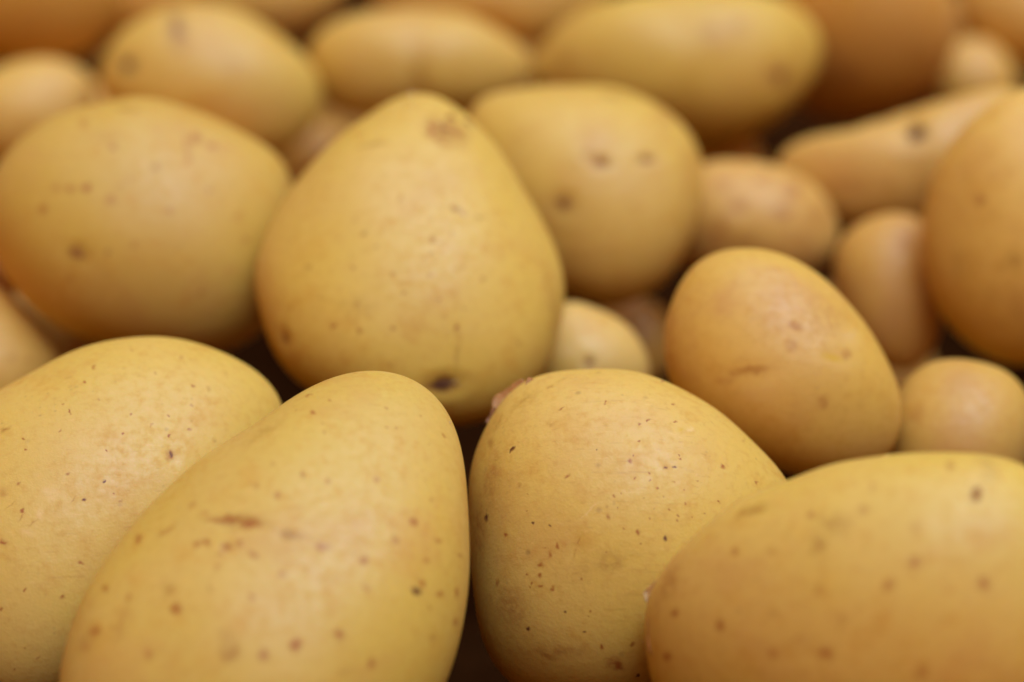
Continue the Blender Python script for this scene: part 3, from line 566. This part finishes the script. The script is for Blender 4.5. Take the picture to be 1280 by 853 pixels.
def add_flake(par, p, x, y, z, ln, wd, ang, kind, seed):
    """A curl of loose skin: rooted along one edge, lifting and rolling back at the other."""
    c, nrm = nearest(p, x, y, z)
    t, b = basis_from(nrm, ang)
    if b @ np.array([x, y, 0]) < 0:
        b = -b
    rng = np.random.default_rng(seed)
    nu, nv = 14, 8
    top = []
    for i in range(nu):
        u = i / (nu - 1)
        edge = math.sin(math.pi * min(1, max(0, 0.08 + 0.84 * u))) ** 0.6 * (0.9 + 0.22 * math.sin(5.1 * u + seed) + 0.06 * rng.random())
        for j in range(nv):
            v = j / (nv - 1)
            a = v * 1.5
            q = c + t * (u - 0.5) * ln + b * wd * edge * math.sin(a) * 0.75 + nrm * (-0.18 * wd + wd * edge * (1 - math.cos(a)) * 0.75)
            q = q - nrm * ((u - 0.5) * ln) ** 2 / 0.06 + nrm * 0.06 * wd * math.sin(7 * u + seed)
            top.append(q)
    top = np.array(top)
    th = np.zeros_like(top) - nrm * 0.00012 - b * 0.0001
    vs = np.concatenate([top, top + th])
    N = nu * nv
    quads = []
    idx = lambda i, j: i * nv + j
    for i in range(nu - 1):
        for j in range(nv - 1):
            a_, b_, c_, d_ = idx(i, j), idx(i + 1, j), idx(i + 1, j + 1), idx(i, j + 1)
            quads.append((a_, b_, c_, d_))
            quads.append((d_ + N, c_ + N, b_ + N, a_ + N))
    ring = [idx(i, 0) for i in range(nu)] + [idx(nu - 1, j) for j in range(1, nv)] + [idx(i, nv - 1) for i in range(nu - 2, -1, -1)] + [idx(0, j) for j in range(nv - 2, 0, -1)]
    for k in range(len(ring)):
        a_, b_ = ring[k], ring[(k + 1) % len(ring)]
        quads.append((b_, a_, a_ + N, b_ + N))
    link('peel_flake', mesh_from('peel_flake', vs, np.array(quads, dtype=np.int32)), MAT_FLAKE[kind], par)

# ---------------------------------------------------------------- the bin the heap lies in
bm = bmesh.new()
bmesh.ops.create_grid(bm, x_segments=1, y_segments=1, size=4.0)
me = bpy.data.meshes.new('bin_floor')
bm.to_mesh(me)
bm.free()
fl = link('bin_floor', me, plain_material('gap_shade_board', (0.050, 0.017, 0.004), 1.0, 0.4, 60.0))  # near-black board colour paints in the shade of the gaps
fl['kind'] = 'structure'
fl.location = (0, 0.5, 0.0252)

# ---------------------------------------------------------------- the potatoes
STYLE = {
    'V': ((0.98, 1.00, 0.94), 0.5, 0.4, 0.2), 'S': ((1.06, 1.10, 1.0), 0.5, 0.35, 0.2), 'W': ((0.88, 0.87, 0.80), 0.5, 0.4, 0.2),
    'X': ((1.0, 1.06, 1.15), 0.3, 0.2, 0.3), 'J': ((0.96, 1.04, 0.93), 0.55, 0.3, 0.2), 'I': ((0.96, 1.02, 0.9), 0.5, 0.3, 0.2),
    'K': ((0.99, 1.03, 1.05), 0.4, 0.3, 0.2), 'Y': ((0.78, 0.68, 0.55), 0.3, 0.5, 0.2), 'JA': ((0.78, 0.68, 0.5), 0.3, 0.5, 0.2),  # tone (gap shade put into Y and JA), yellow share, russet, specks
    'A': ((0.98, 1.09, 1.0), 0.75, 0.10, 0.25), 'B': ((0.87, 0.93, 0.76), 0.40, 0.30, 0.25), 'C': ((0.95, 1.05, 0.97), 0.55, 0.12, 0.5),
    'D': ((0.91, 1.02, 0.93), 0.50, 0.22, 0.15), 'E': ((0.98, 1.075, 0.96), 0.62, 0.18, 0.55), 'F': ((0.97, 1.09, 0.97), 0.45, 0.25, 0.2),
    'G': ((0.96, 1.04, 0.92), 0.50, 0.35, 0.2), 'H': ((0.95, 1.03, 0.85), 0.5, 0.25, 0.2), 'T': ((0.92, 0.88, 0.84), 0.3, 0.6, 0.3),
    'R': ((0.95, 0.96, 0.9), 0.4, 0.4, 0.2), 'O': ((0.88, 0.76, 0.62), 0.5, 0.5, 0.2), 'L': ((0.96, 0.86, 0.72), 0.5, 0.4, 0.2),  # O toned down so its colour carries the shade on its underside
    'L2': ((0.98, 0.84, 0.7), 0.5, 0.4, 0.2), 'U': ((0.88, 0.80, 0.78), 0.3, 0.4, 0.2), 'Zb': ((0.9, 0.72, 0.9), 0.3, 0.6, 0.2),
}
FINE = ('A', 'B', 'C', 'D', 'E', 'F', 'G', 'V')
for i, r in enumerate(POTATOES):
    k = r['key']
    v, f = ico(7 if k in FINE else 6)
    p = body(r['outline'], r['half'], r['lean'], v, i, r['pits'])
    tone, yel, rus, spk = STYLE.get(k, ((0.98, 0.95, 0.94), 0.5, 0.3, 0.2))
    mat = skin_material('potato_skin', i * 0.77 + 0.3, r['marks'], tone, yel, rus, spk, 1.08 if k in 'EC' else 1.4)
    o = link('potato', mesh_from('potato', p, f), mat, None, label=r['label'], category='potato', group='potatoes in the heap')
    o.location = [t * U for t in r['loc']]
    o.rotation_euler = [t * U for t in r['rot']]
    for j, (x, y, rx, ry, ang, kind) in enumerate(r['eyes']):
        add_eye(o, p, x * U, y * U, rx * U, ry * U, math.radians(ang), kind, i * 10 + j)
    for j, (x, y, z, ln, wd, ang, kind) in enumerate(r['flakes']):
        add_flake(o, p, x * U, y * U, z * U, ln * U, wd * U, math.radians(ang), kind, i * 10 + j)

filler_skin = skin_material('filler_potato_skin', 41.0, (), (0.95, 0.88, 0.9), 0.4, 0.4, 0.3)
for i, (loc, rot, half, outline, which) in enumerate(FILLERS):
    v, f = ico(4)
    p = body(outline, half, (0, 0), v, 200 + i, (), 0.6)
    o = link('potato', mesh_from('potato', p, f), filler_skin, None,
             label=which or 'pale filler potato added under or around the heap, mostly out of view, partly for shade', category='potato', group='potatoes buried in the heap')
    o.location = [t * U for t in loc]
    o.rotation_euler = [t * U for t in rot]
